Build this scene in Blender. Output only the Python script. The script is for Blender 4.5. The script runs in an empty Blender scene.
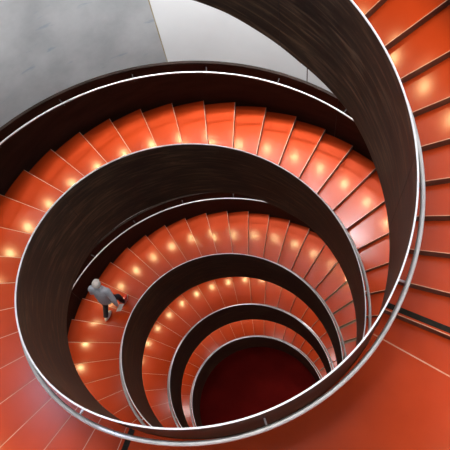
import bpy, bmesh, math, random
from mathutils import Vector, Matrix
random.seed(4)
PI = math.pi
S = 2.4                      # metres per radius unit of the stairwell
ZB = 8.0                     # floor of the well lies this many units under the landing balustrade top
sc = bpy.context.scene
col = sc.collection

# ------------------------------------------------------------------ materials
def new_mat(name):
    m = bpy.data.materials.new(name); m.use_nodes = True
    nt = m.node_tree
    return m, nt, nt.nodes['Principled BSDF']

def noise_mat(name, c1, c2, rough=.5, metal=0., scale=3., stretch=(1, 1, 1), detail=6, spec=.5,
              bump=0., rough_var=0., lo=.35, hi=.65):
    m, nt, b = new_mat(name)
    tc = nt.nodes.new('ShaderNodeTexCoord'); mp = nt.nodes.new('ShaderNodeMapping')
    mp.inputs['Scale'].default_value = stretch
    n = nt.nodes.new('ShaderNodeTexNoise'); n.inputs['Scale'].default_value = scale; n.inputs['Detail'].default_value = detail
    r = nt.nodes.new('ShaderNodeValToRGB')
    r.color_ramp.elements[0].position = lo; r.color_ramp.elements[1].position = hi
    r.color_ramp.elements[0].color = (*c1, 1); r.color_ramp.elements[1].color = (*c2, 1)
    L = nt.links.new
    L(tc.outputs['Object'], mp.inputs['Vector']); L(mp.outputs[0], n.inputs['Vector'])
    L(n.outputs['Fac'], r.inputs[0]); L(r.outputs[0], b.inputs['Base Color'])
    b.inputs['Roughness'].default_value = rough; b.inputs['Metallic'].default_value = metal
    b.inputs['Specular IOR Level'].default_value = spec
    if rough_var:
        mr = nt.nodes.new('ShaderNodeMapRange'); L(n.outputs['Fac'], mr.inputs[0])
        mr.inputs[3].default_value = rough - rough_var; mr.inputs[4].default_value = rough + rough_var
        L(mr.outputs[0], b.inputs['Roughness'])
    if bump:
        bp = nt.nodes.new('ShaderNodeBump'); bp.inputs['Strength'].default_value = bump
        bp.inputs['Distance'].default_value = .01
        L(n.outputs['Fac'], bp.inputs['Height']); L(bp.outputs[0], b.inputs['Normal'])
    return m

M = {}
M['red'] = noise_mat('orange_red_lino', (.31, .033, .006), (.36, .040, .008), rough=.22, scale=1.6, spec=.3, rough_var=.03)
M['nosing'] = noise_mat('pale_nosing', (.44, .24, .17), (.52, .30, .22), rough=.4, scale=8)
M['riser'] = noise_mat('dark_riser', (.060, .026, .018), (.10, .045, .03), rough=.5, scale=5, stretch=(1, 1, 4))
M['black'] = noise_mat('black_strip', (.008, .008, .008), (.014, .013, .013), spec=.1, rough=.6, scale=20)
M['steel'] = noise_mat('brushed_steel', (.66, .65, .64), (.78, .77, .76), rough=.34, metal=.6, scale=6)
M['edge'] = noise_mat('bright_edge', (.84, .85, .88), (.92, .93, .95), rough=.38, metal=.1, scale=6)
M['soffit'] = noise_mat('soffit_paint', (.18, .15, .13), (.24, .20, .18), rough=.7, scale=2)
M['carpet'] = noise_mat('deep_red_floor', (.13, .004, .003), (.17, .006, .004), rough=.9, spec=.1, scale=1.2)
M['panel_dark'] = noise_mat('dark_stained_sheet', (.010, .006, .004), (.020, .011, .008), rough=.5, scale=1.5, stretch=(1, 1, 5), spec=.08)
M['seam'] = noise_mat('seam', (.010, .007, .006), (.02, .013, .01), rough=.6, scale=9)
M['led'], nt, b = new_mat('led')
b.inputs['Base Color'].default_value = (1, .8, .55, 1)
b.inputs['Emission Color'].default_value = (1, .72, .40, 1); b.inputs['Emission Strength'].default_value = 12

def panel_mat():
    """patinated brown steel: streaks following the sheet (object coords turned into arc, height)"""
    m, nt, b = new_mat('brown_steel')
    L = nt.links.new
    tc = nt.nodes.new('ShaderNodeUVMap')
    mp = nt.nodes.new('ShaderNodeMapping'); mp.inputs['Scale'].default_value = (.8, 9, 1)
    L(tc.outputs[0], mp.inputs[0])
    n = nt.nodes.new('ShaderNodeTexNoise'); n.inputs['Scale'].default_value = 1.9; n.inputs['Detail'].default_value = 10
    n.inputs['Roughness'].default_value = .65; n.inputs['Distortion'].default_value = .6
    L(mp.outputs[0], n.inputs['Vector'])
    r = nt.nodes.new('ShaderNodeValToRGB'); e = r.color_ramp.elements
    e[0].position = .3; e[0].color = (.008, .006, .005, 1)
    e[1].position = .72; e[1].color = (.15, .098, .060, 1)
    k = e.new(.5); k.color = (.036, .023, .014, 1)
    L(n.outputs['Fac'], r.inputs[0])
    n2 = nt.nodes.new('ShaderNodeTexNoise'); n2.inputs['Scale'].default_value = 1.1; n2.inputs['Detail'].default_value = 3
    L(tc.outputs[0], n2.inputs['Vector'])
    mx = nt.nodes.new('ShaderNodeMixRGB'); mx.blend_type = 'MULTIPLY'; mx.inputs[0].default_value = .7
    r2 = nt.nodes.new('ShaderNodeValToRGB'); r2.color_ramp.elements[0].position = .35; r2.color_ramp.elements[1].position = .65
    r2.color_ramp.elements[0].color = (.5, .52, .58, 1); r2.color_ramp.elements[1].color = (1.15, 1.0, .88, 1)
    L(n2.outputs['Fac'], r2.inputs[0]); L(r.outputs[0], mx.inputs[1]); L(r2.outputs[0], mx.inputs[2])
    L(mx.outputs[0], b.inputs['Base Color'])
    mr = nt.nodes.new('ShaderNodeMapRange'); mr.inputs[3].default_value = .36; mr.inputs[4].default_value = .6
    L(n.outputs['Fac'], mr.inputs[0]); L(mr.outputs[0], b.inputs['Roughness'])
    b.inputs['Specular IOR Level'].default_value = .3
    return m
M['panel'] = panel_mat()

def concrete_mat():
    m, nt, b = new_mat('scuffed_plaster')
    L = nt.links.new
    tc = nt.nodes.new('ShaderNodeUVMap')
    n = nt.nodes.new('ShaderNodeTexNoise'); n.inputs['Scale'].default_value = .9; n.inputs['Detail'].default_value = 8
    n.inputs['Roughness'].default_value = .6
    L(tc.outputs[0], n.inputs['Vector'])
    r = nt.nodes.new('ShaderNodeValToRGB'); e = r.color_ramp.elements
    e[0].position = .3; e[0].color = (.35, .36, .365, 1); e[1].position = .7; e[1].color = (.53, .54, .54, 1)
    L(n.outputs['Fac'], r.inputs[0])
    # slanting bluish scuffs
    mp = nt.nodes.new('ShaderNodeMapping'); mp.inputs['Rotation'].default_value = (0, 0, .5); mp.inputs['Scale'].default_value = (1.6, 6, 1)
    L(tc.outputs[0], mp.inputs[0])
    n2 = nt.nodes.new('ShaderNodeTexNoise'); n2.inputs['Scale'].default_value = 1.1; n2.inputs['Detail'].default_value = 3
    L(mp.outputs[0], n2.inputs['Vector'])
    r2 = nt.nodes.new('ShaderNodeValToRGB'); r2.color_ramp.elements[0].position = .64; r2.color_ramp.elements[1].position = .72
    r2.color_ramp.elements[0].color = (0, 0, 0, 1); r2.color_ramp.elements[1].color = (.55, .55, .55, 1)
    L(n2.outputs['Fac'], r2.inputs[0])
    mx = nt.nodes.new('ShaderNodeMixRGB'); L(r2.outputs[0], mx.inputs[0]); L(r.outputs[0], mx.inputs[1])
    mx.inputs[2].default_value = (.24, .30, .38, 1)
    L(mx.outputs[0], b.inputs['Base Color'])
    b.inputs['Roughness'].default_value = .6
    return m
M['concrete'] = concrete_mat()
M['plaster'] = noise_mat('white_plaster', (.80, .805, .80), (.86, .865, .86), rough=.6, scale=.8)
M['ceiling'] = noise_mat('dim_ceiling_paint', (.10, .10, .10), (.13, .13, .13), rough=.8, scale=.8)
M['rust'] = noise_mat('rusty_joint', (.34, .27, .14), (.46, .41, .30), rough=.7, scale=3)

# ------------------------------------------------------------------ helix
HS = [1.9016, 1.9016, 2.1906, 1.4422, 2.0351]       # drop of the storeys -1, 0, 1, 2, 3
A_, B_ = -30.81, 37.23                               # the balustrade runs level between these angles
def base(n):     # panel top height on the landing that starts storey n (units)
    z = 0.
    if n < 0: return HS[0] * (-n)
    for i in range(n): z -= HS[i + 1]
    return z
def zed_raw(a):
    n = math.floor((a - B_) / 360.); r = a - B_ - 360 * n
    H = HS[min(max(n + 1, 0), 4)] if n <= 3 else 0
    return base(min(n, 4)) - (H * min(r / (360 - (B_ - A_)), 1) if n <= 3 else 0)
def zed(a):
    return sum(zed_raw(a + d) for d in (-6, -4, -2, 0, 2, 4, 6)) / 7
def P(a, r, z):  # angle in degrees clockwise from the near side, radius and height in units -> metres
    t = math.radians(a)
    return Vector((-math.sin(t) * r * S, -math.cos(t) * r * S, (z + ZB) * S))

def link(name, me, mat, parent=None):
    o = bpy.data.objects.new(name, me); col.objects.link(o)
    if mat: me.materials.append(mat)
    if parent is not None: o.parent = parent
    return o
def empty(name, label, cat, loc=(0, 0, 0), group=None):
    o = bpy.data.objects.new(name, None); col.objects.link(o)
    o.location = loc; o.empty_display_size = .1
    o['label'] = label; o['category'] = cat
    if group: o['group'] = group
    return o
def smooth(me, ang=35):
    for p in me.polygons: p.use_smooth = True
    try: me.set_sharp_from_angle(angle=math.radians(ang))
    except Exception: pass
LOW = [(-250, -.46), (-183, -.51), (-148, -.585), (-139, -.62), (-125, -.665), (-104, -.675), (-90, -.72), (-55, -.77), (0, -.73), (50, -.71), (135, -.715),
       (168, -.75), (207, -.70), (230, -.69), (240, -.645), (275, -.63), (330, -.66), (437, -.70), (700, -.70), (830, -.73), (1500, -.73)]
def low(a):   # how far the sheet reaches below its top edge, relative to .59
    for (u, p), (v, q) in zip(LOW, LOW[1:]):
        if u <= a <= v: return p + (q - p) * (a - u) / (v - u) + .59
    return -.10
def sweep(section, a0, a1, step=1.5, zf=zed, closed=True, name='m', caps=True, uv=True):
    """section: list of (r, dz) swept along the helix"""
    n = max(2, int(abs(a1 - a0) / step) + 1)
    vs, fs, uvs = [], [], []
    k = len(section)
    for i in range(n + 1):
        a = a0 + (a1 - a0) * i / n
        z = zf(a)
        for (r, dz) in section: vs.append(P(a, r, z + dz + (low(a) if dz < -.55 and zf is zed else 0)))
    for i in range(n):
        for j in range(k if closed else k - 1):
            q = (j + 1) % k
            fs.append((i * k + j, i * k + q, (i + 1) * k + q, (i + 1) * k + j))
    if caps and closed:
        fs.append(tuple(range(k))); fs.append(tuple(n * k + j for j in range(k - 1, -1, -1)))
    me = bpy.data.meshes.new(name)
    me.from_pydata([tuple(v) for v in vs], [], fs)
    if uv:
        ul = me.uv_layers.new(name='UVMap')
        for p in me.polygons:
            for li in p.loop_indices:
                vi = me.loops[li].vertex_index; i, j = divmod(vi, k)
                a = a0 + (a1 - a0) * i / n
                ul.data[li].uv = (math.radians(a) * section[j][0] * S, section[j][1] * S)
    bm = bmesh.new(); bm.from_mesh(me); bmesh.ops.recalc_face_normals(bm, faces=bm.faces); bm.to_mesh(me); bm.free()
    smooth(me)
    return me
def rect(r0, r1, z0, z1): return [(r0, z0), (r1, z0), (r1, z1), (r0, z1)]
def circ(r, dz, rad, k=10): return [(r + rad * math.cos(2 * PI * i / k), dz + rad * math.sin(2 * PI * i / k)) for i in range(k)]
def const(z): return lambda a: z
def box_at(a, r0, r1, t0, t1, z0, z1, name='b'):
    """straight bar along the radius at angle a; t = tangential offset towards growing angle (units)"""
    t = math.radians(a); rad = Vector((-math.sin(t), -math.cos(t), 0)); tan = Vector((-math.cos(t), math.sin(t), 0))
    vs = []
    for z in (z0, z1):
        for (r, q) in ((r0, t0), (r1, t0), (r1, t1), (r0, t1)):
            v = (rad * r + tan * q) * S; vs.append((v.x, v.y, (z + ZB) * S))
    me = bpy.data.meshes.new(name)
    me.from_pydata(vs, [], [(0, 3, 2, 1), (4, 5, 6, 7), (0, 1, 5, 4), (1, 2, 6, 5), (2, 3, 7, 6), (3, 0, 4, 7)])
    bm = bmesh.new(); bm.from_mesh(me); bmesh.ops.recalc_face_normals(bm, faces=bm.faces); bm.to_mesh(me); bm.free()
    return me

R0, R1 = 1.004, 1.722         # the treads lie between the two balustrades
TH = .427                     # balustrade top above the nosings

# ------------------------------------------------------------------ the stair, storey by storey
# storey: (n, first nosing angle = landing edge, spacing, risers, last angle built)
STOREYS = [
    (0, 39.6, 8.62, 33, 'second from the top, outside the widest ring'),
    (1, 399.75, 8.1, 35, 'third from the top, the one the grey-haired person walks on'),
    (2, 762.6, 9.1, 31, 'fourth from the top, a narrow ring above the innermost one'),
    (3, 1122.0, 7.98, 35, 'lowest and innermost ring round the dark red floor'),
]
def make_tread(fl, a_prev, a_nose, z, z_below, strip=False):
    a0 = a_prev - .35; a1 = a_nose
    t = link('tread', sweep(rect(R0, R1, -.016, 0), a0, a1 - .16, 1.5, const(z), name='tread'), M['red'], fl)
    link('nosing', box_at(a1, R0, R1, -.0035, 0, z - .004, z + .0008), M['nosing'], t)
    r = link('riser', box_at(a1, R0, R1, -.0040, -.0008, z_below, z - .0052), M['riser'], fl)
    if strip:
        link('safety_strip', box_at(a1, R0, R1, -.040, -.012, z - .002, z + .0015), M['black'], t)
    return t
def landing(n, a0, a1, label, cut=True):
    z = base(n) - TH
    la = empty('landing', label, 'landing', P((a0 + a1) / 2, 1.36, z))
    inv = Matrix.Translation(-la.location)
    def ln(name, me, mat, par=la):
        me.transform(inv); return link(name, me, mat, par)
    s = ln('floor_slab', sweep(rect(R0, R1, -.12, 0), a0 - .1, a1 - .16, 2, const(z)), M['red'])
    ln('exit_slab', sweep(rect(R1 + .003, 2.29, -.12, 0), -24 + 360 * n, 24 + 360 * n, 2, const(z)), M['red'])
    ln('nosing', box_at(a1, R0, R1, -.0035, 0, z - .004, z + .0008), M['nosing'])
    ln('safety_strip', box_at(a1, R0, R1, -.046, -.018, z - .002, z + .0015), M['black'])
    ln('floor_joint', box_at(-37 + 360 * n, R0, R1, -.003, .003, z - .002, z + .001), M['nosing'])
    ln('riser', box_at(a1, R0, R1, -.0040, -.0008, z - .06, z - .0052), M['riser'])
    return la

def flight_empty(label, loc):
    return empty('stair_flight', label, 'stairs', loc)

def relocate(root):
    """children were built in world space: move the meshes under the root's own origin"""
    off = root.location.copy(); done = set()
    def walk(o):
        for ch in o.children:
            if ch.type == 'MESH' and ch.data.name not in done:
                done.add(ch.data.name); ch.data.transform(Matrix.Translation(-off))
            elif ch.type == 'LIGHT' and o == root:
                ch.location -= off
            walk(ch)
    walk(root)

# top flight (leaves the frame at the upper right)
fl = flight_empty('topmost flight of orange-red treads with dark brown risers, coming down at the right side', P(-44, 1.36, -.427))
h = .0549; sp = 8.0; a = -43.7; ZL0 = base(0) - TH
for k in range(26):
    z = ZL0 + h * (k + 1); an = a - sp * k
    make_tread(fl, an - sp, an, z, z - h, strip=(k == 0))
link('soffit', sweep(rect(R0, R1, -.60, -.515), -251, -44), M['soffit'], fl)
relocate(fl)
landing(0, -43.7, 39.6, 'wide orange-red landing at the lower right with a pale floor joint')
for n, a0, sp, N, words in STOREYS:
    z0 = base(n) - TH; h = HS[n + 1] / N
    aend = -43.7 + 360 * (n + 1)
    fl = flight_empty('flight of orange-red treads, ' + words, P(a0 + 20, 1.36, z0 - h * 2))
    for k in range(1, N):
        an = a0 + sp * k
        if k == N - 1: an = aend
        make_tread(fl, a0 + sp * (k - 1), an, z0 - h * k, z0 - h * (k + 1), strip=(k == N - 1))
    if n < 3:
        link('soffit', sweep(rect(R0, R1, -.60, -.515), a0, aend), M['soffit'], fl)
    else:
        link('soffit', sweep(rect(R0, R1, -.56, -.515), a0, aend - 22), M['soffit'], fl)
    relocate(fl)
    if n < 3:
        landing(n + 1, aend, STOREYS[n + 1][1],
                'orange-red landing %s' % ('one storey down, below the near handrail' if n == 0 else
                                           'two storeys down, hidden below the near handrail' if n == 1 else
                                           'lowest one, three storeys down above the dark red floor'))

# ------------------------------------------------------------------ balustrades
def inner_balustrade(label, a0, a1, seams):
    root = empty('inner_balustrade', label, 'balustrade', P(a0, 1.0, zed(a0) - .5))
    cuts = [a0] + seams + [a1]
    g = .12
    for i in range(len(cuts) - 1):
        c0 = cuts[i] + (g if i else 0); c1 = cuts[i + 1] - (g if i < len(cuts) - 2 else 0)
        link('panel', sweep(rect(.994, 1.0, -.59, -.004), c0, c1, 1.2), M['panel'], root)
        if i: 
            s = sweep(rect(.9948, .9990, -.588, -.006), cuts[i] - g, cuts[i] + g, .1)
            link('panel_seam', s, M['seam'], root)
    link('top_edge', sweep(rect(.9935, 1.0005, -.004, .002), a0, a1, 1.2), M['edge'], root)
    hr = link('handrail', sweep(circ(RT, DT, .0108), a0, a1, 1.5), M['steel'], root)
    q = 1.2 + 47.2 * math.ceil((a0 + 1 - 1.2) / 47.2)
    while q < a1:
        z = zed(q)
        link('rail_bracket', box_at(q, 1.0005, RT, -.004, .004, z + DT - .026, z + DT - .014), M['steel'], hr)
        q += 47.2
    relocate(root)
def outer_balustrade(label, a0, a1, gaps=()):
    root = empty('outer_balustrade', label, 'balustrade', P(a0, 1.73, zed(a0) - .5))
    # panels
    c = [a0]; 
    for g in gaps: c += [g[0], g[1]]
    c.append(a1)
    for i in range(0, len(c), 2):
        u, v = c[i], c[i + 1]
        k = max(1, round((v - u) / 95.))
        for j in range(k):
            b0 = u + (v - u) * j / k; b1 = u + (v - u) * (j + 1) / k
            link('panel', sweep(rect(1.724, 1.748, -.66, .018), b0 + .06, b1 - .06, 1.5), M['panel_dark'], root)
        hr = link('handrail', sweep(circ(1.652, 0, .0062, 8), u, v, 1.5), M['steel'], root)
        q = u + 6
        while q < v - 1:
            z = zed(q)
            b = link('rail_bracket', box_at(q, 1.648, 1.724, -.003, .003, z - .030, z - .022), M['seam'], hr)
            q += 18.6
        link('rail_light_channel', sweep(rect(1.647, 1.657, -.012, -.005), u, v, 2), M['seam'], hr)
    relocate(root)
    return root
RT, DT = 1.042, -.135

inner_balustrade('broad dark brown balustrade of the topmost flight, sweeping in from the top edge', -250, B_ - .5, [-131.3, -71, 1.2])
inner_balustrade('dark brown balustrade of the widest ring with a bright steel edge', B_ - .4, 360 + B_ - .5, [135.2, 230.4, 322])
inner_balustrade('dark brown balustrade of the second ring, beside the walking person', 360 + B_ - .4, 720 + B_ - .5, [489.7, 573.2, 660])
inner_balustrade('dark brown balustrade of the third ring, close round the innermost one', 720 + B_ - .4, 1080 + B_ - .5, [853.7, 950, 1045])
inner_balustrade('dark balustrade of the innermost ring, facing the dark red floor', 1080 + B_ - .4, 1440 - 20, [1215, 1310])
OUT = [('outer balustrade of the topmost flight, just showing at the upper right corner', -250, -24, ()),
       ('long dark outer balustrade against the white wall, with a thin pale handrail', 24, 336, ()),
       ('dark outer balustrade above the walking person, its pale handrail half hidden', 384, 696, ()),
       ('dark outer balustrade of the third ring, seen behind its upper treads', 744, 1056, ()),
       ('dark outer balustrade of the lowest ring, almost fully hidden', 1104, 1416, ())]
led_me = None
NL = 0
for lab, a0, a1, g in OUT:
    root = outer_balustrade(lab, a0, a1, g)
    hr = [c for c in root.children if c.name.startswith('handrail')][0]
    q = a0 + 3
    while q < a1 - 2:
        z = zed(q)
        p = P(q, 1.652, z - .013)
        bm = bmesh.new(); bmesh.ops.create_cone(bm, cap_ends=True, segments=8, radius1=.005, radius2=.008, depth=.006)
        me = bpy.data.meshes.new('led'); bm.to_mesh(me); bm.free()
        o = link('rail_lamp', me, M['led'], root); o.location = p - root.location
        ld = bpy.data.lights.new('rail_lamp_light', 'SPOT'); ld.energy = LEDW = 29
        ld.color = (1., .68, .30); ld.spot_size = math.radians(84); ld.spot_blend = 1.; ld.shadow_soft_size = .012
        lo = bpy.data.objects.new('rail_lamp_light', ld); col.objects.link(lo); lo.parent = root
        lo.location = p - Vector((0, 0, .030)) - root.location
        t = math.radians(q); inward = Vector((math.sin(t), math.cos(t), 0))
        lo.rotation_euler = (Vector((0, 0, -1)) + inward * .6).to_track_quat('-Z', 'Y').to_euler()
        q += 8.8; NL += 1

# ------------------------------------------------------------------ room shell
def struct(name, me, mat):
    o = link(name, me, mat); o['kind'] = 'structure'; return o
zt = 4.6
bot = -ZB
RW = 2.3
SEAMS = [187.2, 218.5]
def wall(name, a0, a1, mat, top=zt): 
    return struct(name, sweep(rect(RW, RW + .08, bot, top), a0, a1, 2, const(0)), mat)
wall('wall_left', 60, SEAMS[0], M['concrete'])
wall('wall_back', SEAMS[0] + .25, SEAMS[1], M['plaster'])
wall('wall_right', SEAMS[1] + .25, 330, M['plaster'])
wall('wall_front', 330, 420, M['plaster'])
struct('trim_1', sweep(rect(RW + .001, RW + .05, bot, zt), SEAMS[0], SEAMS[0] + .25, .1, const(0)), M['rust'])
struct('trim_2', sweep(rect(RW + .004, RW + .05, bot, zt), SEAMS[1], SEAMS[1] + .25, .1, const(0)), M['riser'])
struct('floor', sweep(rect(0.0, RW + .08, -.1, 0), 0, 360, 4, const(base(4) - TH - .004)), M['carpet'])

# ------------------------------------------------------------------ person
M['skin'] = noise_mat('skin', (.62, .36, .26), (.68, .41, .30), rough=.5, scale=20)
M['hair'] = noise_mat('grey_white_hair', (.72, .70, .66), (.92, .90, .86), rough=.7, scale=60, lo=.3, hi=.7, bump=.5)
M['jacket'] = noise_mat('grey_blue_knit', (.50, .58, .68), (.60, .68, .78), rough=.85, scale=30)
M['trousers'] = noise_mat('navy_cloth', (.010, .013, .028), (.018, .022, .045), rough=.85, scale=30)
M['shoe'] = noise_mat('pale_canvas', (.55, .56, .60), (.66, .67, .70), rough=.7, scale=25)
M['shoe_red'] = noise_mat('red_canvas', (.45, .02, .02), (.55, .03, .03), rough=.7, scale=25)
M['sole'] = noise_mat('white_sole', (.72, .72, .72), (.8, .8, .8), rough=.6, scale=25)
M['shirt'] = noise_mat('checked_sleeve', (.46, .50, .56), (.68, .71, .76), rough=.85, scale=26, lo=.45, hi=.55)
M['paper'] = noise_mat('white_paper', (.82, .82, .84), (.88, .88, .9), rough=.5, scale=9)
M['eye'] = noise_mat('dark_eye', (.02, .015, .01), (.04, .03, .02), rough=.2, scale=9)

def skin_mesh(verts, edges, root=0, sub=2, name='body'):
    """verts: list of (x, y, z, rx, ry)"""
    me = bpy.data.meshes.new(name); me.from_pydata([v[:3] for v in verts], edges, [])
    o = bpy.data.objects.new('tmp', me); col.objects.link(o)
    md = o.modifiers.new('s', 'SKIN'); md.use_smooth_shade = True; md.branch_smoothing = .4
    for i, v in enumerate(verts):
        me.skin_vertices[0].data[i].radius = (v[3], v[4] if len(v) > 4 else v[3])
    me.skin_vertices[0].data[root].use_root = True
    sb = o.modifiers.new('u', 'SUBSURF'); sb.levels = sub; sb.render_levels = sub
    dg = bpy.context.evaluated_depsgraph_get(); dg.update()
    out = bpy.data.meshes.new_from_object(o.evaluated_get(dg))
    bpy.data.objects.remove(o); out.name = name
    for p in out.polygons: p.use_smooth = True
    out.materials.clear()
    return out
def ell(c, r, name='e', seg=20, ring=14, cut=None, rot=None):
    bm = bmesh.new(); bmesh.ops.create_uvsphere(bm, u_segments=seg, v_segments=ring, radius=1)
    if cut: bmesh.ops.delete(bm, geom=[v for v in bm.verts if cut(v.co)], context='VERTS')
    for v in bm.verts: v.co = Vector((v.co.x * r[0], v.co.y * r[1], v.co.z * r[2]))
    if rot: bmesh.ops.rotate(bm, verts=bm.verts, cent=(0, 0, 0), matrix=rot)
    bmesh.ops.translate(bm, verts=bm.verts, vec=c)
    me = bpy.data.meshes.new(name); bm.to_mesh(me); bm.free()
    for p in me.polygons: p.use_smooth = True
    return me
PA = 488.6
zf = {}
a0n = 399.75
def tread_z(n, a0, sp, N, a):   # height of the tread under angle a
    k = math.ceil((a - a0) / sp); return base(n) - TH - HS[n + 1] / N * k
AF, AR = 493.4, 483.9
zF, zR = tread_z(1, a0n, 8.1, 35, AF), tread_z(1, a0n, 8.1, 35, AR)
zm = (zF + zR) / 2
pr = empty('person', 'grey-haired person in a grey-blue top and navy trousers walking down the stairs', 'person', P(PA, 1.345, zm))
t = math.radians(PA); pr.rotation_euler = (0, 0, math.atan2(math.sin(t), -math.cos(t)))
dz = (zR - zF) / 2 * S
F, Rr = -dz, dz
# joints, x forward, y left, z up
hipL, hipR = (-.01, .09, .88), (.01, -.09, .88)
kneeR, ankR = (.22, -.10, .47 + F * .4), (.24, -.09, .09 + F)      # front leg
kneeL, ankL = (-.04, .10, .47 + Rr * .4), (-.27, .09, .12 + Rr)    # rear leg
sL, sR = (.03, .19, 1.37), (.07, -.19, 1.37)
eL, wL = (.01, .25, 1.10), (.15, .25, .88)
eR, wR = (-.01, -.29, 1.10), (-.05, -.31, .84)
verts = [(0, 0, .92, .13, .15), (.01, 0, 1.08, .11, .14), (.05, 0, 1.25, .10, .12), (.07, 0, 1.38, .055, .06),
         (.09, 0, 1.47, .052, .055), (.115, 0, 1.55, .075, .07), (.12, 0, 1.63, .088, .076), (.115, 0, 1.68, .06, .055)]
edges = [(i, i + 1) for i in range(7)]
def chain(start, pts):
    p = start
    for q in pts:
        verts.append(q); edges.append((p, len(verts) - 1)); p = len(verts) - 1
    return p
chain(0, [(*hipL, .085), (*kneeL, .055), (*ankL, .038), (ankL[0] + .07, .09, ankL[2] - .07, .03)])
chain(0, [(*hipR, .085), (*kneeR, .055), (*ankR, .038), (ankR[0] + .10, -.09, ankR[2] - .05, .03)])
hands = []
for s, e, w, sg in ((sL, eL, wL, 1), (sR, eR, wR, -1)):
    d = (Vector(w) - Vector(e)).normalized(); side = Vector((1, 0, 0)) - d * d.x; side.normalize()
    hnd = Vector(w) + d * .055
    i = chain(2, [(*s, .040), (*e, .036), (*w, .026), (*hnd, .024, .030)])
    inw = Vector((0, -sg, 0))
    # four fingers and a thumb that leaves the side of the palm, slightly curled
    for k, ln in enumerate((.058, .066, .061, .046)):
        b0 = hnd + d * .034 + side * (1.5 - k) * .018
        chain(i, [(*b0, .009), (*(b0 + d * ln * .5 + inw * .008), .008), (*(b0 + d * ln * .8 + inw * .028), .0065)])
    b0 = hnd - d * .005 + side * .030 + inw * .006
    chain(i, [(*b0, .010), (*(b0 + d * .035 + side * .006 + inw * .022), .008)])
# nose, ears, chin grown from the head
chain(6, [(.215, 0, 1.605, .012), (.222, 0, 1.59, .011)])
chain(5, [(.175, 0, 1.525, .035)])
chain(6, [(.10, .088, 1.60, .014)]); chain(6, [(.10, -.088, 1.60, .014)])
link('body', skin_mesh(verts, edges), M['skin'], pr)
body = pr.children[-1]
# clothes: lofted sleeves of cloth round the body
def loft(tubes, name):
    vs, fs = [], []
    K = 20
    for pts in tubes:
        P_ = [Vector(p[:3]) for p in pts]; rr = [(p[3], p[4] if len(p) > 4 else p[3]) for p in pts]
        n = len(P_); samp = []
        for a in range(n - 1):
            for f in range(6):
                t = f / 6.; p0, p1, p2, p3 = (max(a - 1, 0), a, a + 1, min(a + 2, n - 1))
                def cr(A, B, C_, D_): return .5 * ((2 * B) + (C_ - A) * t + (2 * A - 5 * B + 4 * C_ - D_) * t * t + (3 * B - A - 3 * C_ + D_) * t ** 3)
                samp.append((cr(P_[p0], P_[p1], P_[p2], P_[p3]), tuple(cr(rr[p0][q], rr[p1][q], rr[p2][q], rr[p3][q]) for q in (0, 1))))
        samp.append((P_[-1], rr[-1]))
        base_i = len(vs)
        for k, (c, r) in enumerate(samp):
            tg = (samp[min(k + 1, len(samp) - 1)][0] - samp[max(k - 1, 0)][0]).normalized()
            u = Vector((1, 0, 0)) - tg * tg.x; u.normalize(); w_ = tg.cross(u)
            for q in range(K):
                th = 2 * PI * q / K; wob = 1 + .018 * math.sin(3 * th + k * .9) + .012 * math.sin(5 * th - k * .6)
                vs.append(tuple(c + u * math.cos(th) * r[0] * wob + w_ * math.sin(th) * r[1] * wob))
        m = len(samp)
        for k in range(m - 1):
            for q in range(K):
                fs.append((base_i + k * K + q, base_i + k * K + (q + 1) % K, base_i + (k + 1) * K + (q + 1) % K, base_i + (k + 1) * K + q))
        for k, sg in ((0, 1), (m - 1, -1)):
            vs.append(tuple(samp[k][0])); ci = len(vs) - 1
            for q in range(K): fs.append((ci, base_i + k * K + q, base_i + k * K + (q + 1) % K))
    me = bpy.data.meshes.new(name); me.from_pydata(vs, [], fs)
    bm = bmesh.new(); bm.from_mesh(me); bmesh.ops.recalc_face_normals(bm, faces=bm.faces); bm.to_mesh(me); bm.free()
    smooth(me, 60)
    return me
def mid(a, b, f): return tuple(a[i] + (b[i] - a[i]) * f for i in range(3))
arms = []
for s_, e, w in ((sL, eL, wL), (sR, eR, wR)):
    arms.append([(.05, s_[1] * .45, 1.385, .075), (s_[0], s_[1] * .9, 1.37, .080), (*mid(s_, e, .3), .072), (*mid(s_, e, .7), .062), (*e, .058), (*mid(e, w, .35), .054)])
torso = [(0, 0, .82, .135, .17), (0, 0, .92, .140, .175), (0, 0, 1.05, .132, .165), (.03, 0, 1.20, .138, .185), (.05, 0, 1.32, .125, .190),
         (.065, 0, 1.40, .098, .155), (.078, 0, 1.445, .072, .090), (.088, 0, 1.475, .062, .066)]
top = link('top', loft([torso] + arms, 'top'), M['jacket'], pr)
for e, w in ((eL, wL), (eR, wR)):
    sl = link('cuff', loft([[(*mid(e, w, .3), .050), (*mid(e, w, .6), .046), (*mid(e, w, .95), .040)]], 'cuff'), M['shirt'], top)
    sl['label'] = 'lighter checked forearm sleeve'
def leg(h, k, a): return [(h[0], h[1] * .9, h[2] + .05, .10), (*mid(h, k, .25), .098), (*mid(h, k, .7), .078), (*k, .070), (*mid(k, a, .5), .062), (a[0], a[1], a[2] + .02, .056)]
link('trousers', loft([[(0, 0, .98, .115, .15), (0, 0, .90, .13, .165), (0, 0, .80, .11, .15)], leg(hipL, kneeL, ankL), leg(hipR, kneeR, ankR)], 'trousers'), M['trousers'], pr)
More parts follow.
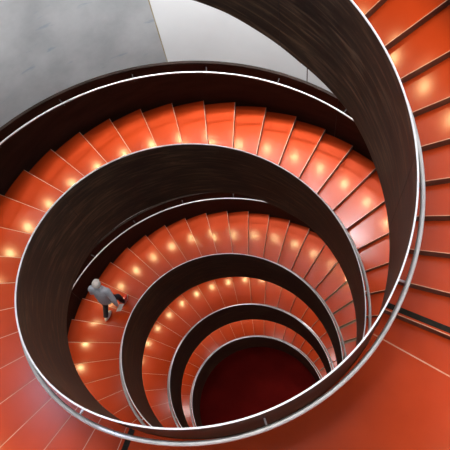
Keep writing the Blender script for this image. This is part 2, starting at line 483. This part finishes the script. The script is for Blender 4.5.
# shoes
def shoe(x, y, z, pitch, mat):
    rot = Matrix.Rotation(pitch, 3, 'Y')
    up = ell((0, 0, 0), (.140, .050, .062), 'shoe', 20, 12, cut=lambda c: c.z < -.35, rot=rot)
    up.transform(Matrix.Translation((x, y, z + .045)))
    s_ = link('shoe', up, mat, pr)
    so = ell((0, 0, 0), (.147, .054, .02), 'sole', 20, 8, rot=rot); so.transform(Matrix.Translation((x, y, z + .022)))
    link('sole', so, M['sole'], s_)
    for k in range(3):
        lc = ell((0, 0, 0), (.006, .026, .006), 'lace', 8, 6); lc.transform(Matrix.Translation((x + .02 + k * .022, y, z + .103 - k * .006)))
        link('lace', lc, M['sole'], s_)
    return s_
sr = shoe(ankR[0] + .055, -.09, F + .0, 0, M['shoe_red']); sr['label'] = 'red shoe on the front foot'
sl = shoe(ankL[0] + .055, .09, Rr + .012, .12, M['shoe']); sl['label'] = 'pale shoe on the rear foot'
# hair, eyes, mouth
hm = ell((.108, 0, 1.635), (.108, .096, .092), 'hair', 28, 18, cut=lambda c: (c.x > .45 and c.z < .35) or c.z < -.55)
bm = bmesh.new(); bm.from_mesh(hm)
for v in bm.verts:
    v.co += v.normal * random.uniform(-.003, .005)
bm.to_mesh(hm); bm.free()
link('hair', hm, M['hair'], pr)
for sg in (1, -1):
    link('eye', ell((.198, .032 * sg, 1.615), (.008, .012, .007), 'eye', 10, 8), M['eye'], pr)
link('mouth', ell((.208, 0, 1.548), (.006, .022, .005), 'mouth', 10, 6), M['shoe_red'], pr)
# folded white sheet held in both hands
bm = bmesh.new(); bmesh.ops.create_cube(bm, size=1)
for v in bm.verts: v.co = Vector((v.co.x * .19, v.co.y * .006, v.co.z * .20))
bmesh.ops.bevel(bm, geom=bm.edges[:], offset=.0008, segments=1, affect='EDGES')
me = bpy.data.meshes.new('leaflet'); bm.to_mesh(me); bm.free()
ph = link('leaflet', me, M['paper'])
ph.location = pr.matrix_world @ Vector((0, 0, 0)) if False else pr.location + Matrix.Rotation(pr.rotation_euler.z, 3, 'Z') @ Vector((-.05, -.335, .66))
ph.rotation_euler = (.85, .1, pr.rotation_euler.z)
ph['label'] = 'small white leaflet held low in the right hand of the walking person'; ph['category'] = 'leaflet'

# ------------------------------------------------------------------ light
w = bpy.data.worlds.new('World'); sc.world = w; w.use_nodes = True
bg = w.node_tree.nodes['Background']
bg.inputs[0].default_value = (.80, .88, 1., 1); bg.inputs[1].default_value = .5
def area(name, loc, size, power, color, target=None, shape='DISK', size_y=None, spread=180):
    ld = bpy.data.lights.new(name, 'AREA'); ld.shape = shape; ld.size = size
    if size_y: ld.size_y = size_y
    ld.energy = power; ld.color = color; ld.spread = math.radians(spread)
    o = bpy.data.objects.new(name, ld); col.objects.link(o); o.location = loc
    d = (Vector(target) - Vector(loc)) if target is not None else Vector((0, 0, -1))
    o.rotation_euler = d.to_track_quat('-Z', 'Y').to_euler()
    return o
area('overhead_fill', P(180, .85, 4.5), 1.9 * S, 900, (1, .97, .93))  # unseen overhead source, added to light the whole well
for q in (142, 158, 174, 190, 206, 222, 238):
    area('wall_fill', P(q, 2.12, .75), .25, 90 if q > 180 else 36, (.97, .98, 1), P(q, 2.29, -.9), spread=75)  # added lights without fixtures that brighten the back and left wall
wl = P(112, 2.27, 2.3); area('left_sheen_fill', wl, 1.7 * S, 700, (.60, .70, 1), P(112, 0, 2.0), 'RECTANGLE', 1.6 * S)  # unseen bluish source, added for the sheen on the left treads
for fl_a in (-170, -120, -70, 60, 105, 135, 165, 210, 260, 300, 420, 470, 520, 570, 620, 660, 780, 830, 880, 930, 980, 1030):
    area('soffit_fill', P(fl_a, 1.36, zed(fl_a) - .612 + low(fl_a)), .35, 5 if fl_a < 100 else 16 if fl_a < 360 else 24 if fl_a < 700 else 24, (1, .88, .84))  # lights added under the flights to brighten the deeper rings and the person
struct('ceiling', sweep(rect(0.0, RW + .08, 4.6, 4.7), 0, 360, 4, const(0)), M['ceiling'])

# ------------------------------------------------------------------ camera
cd = bpy.data.cameras.new('Camera'); cam = bpy.data.objects.new('Camera', cd); col.objects.link(cam)
cam.location = (0, -1.282706 * S, (2.26896 + ZB) * S)
cam.rotation_euler = (.4386176, .1151499, -.3542477)
cd.sensor_width = 36; cd.lens = 559.404 / 450 * 36; cd.clip_start = .05; cd.clip_end = 200
sc.camera = cam
sc.view_settings.view_transform = 'Standard'; sc.view_settings.look = 'None'
sc.view_settings.exposure = -0.12; sc.view_settings.gamma = 1; sc.view_settings.use_curve_mapping = False
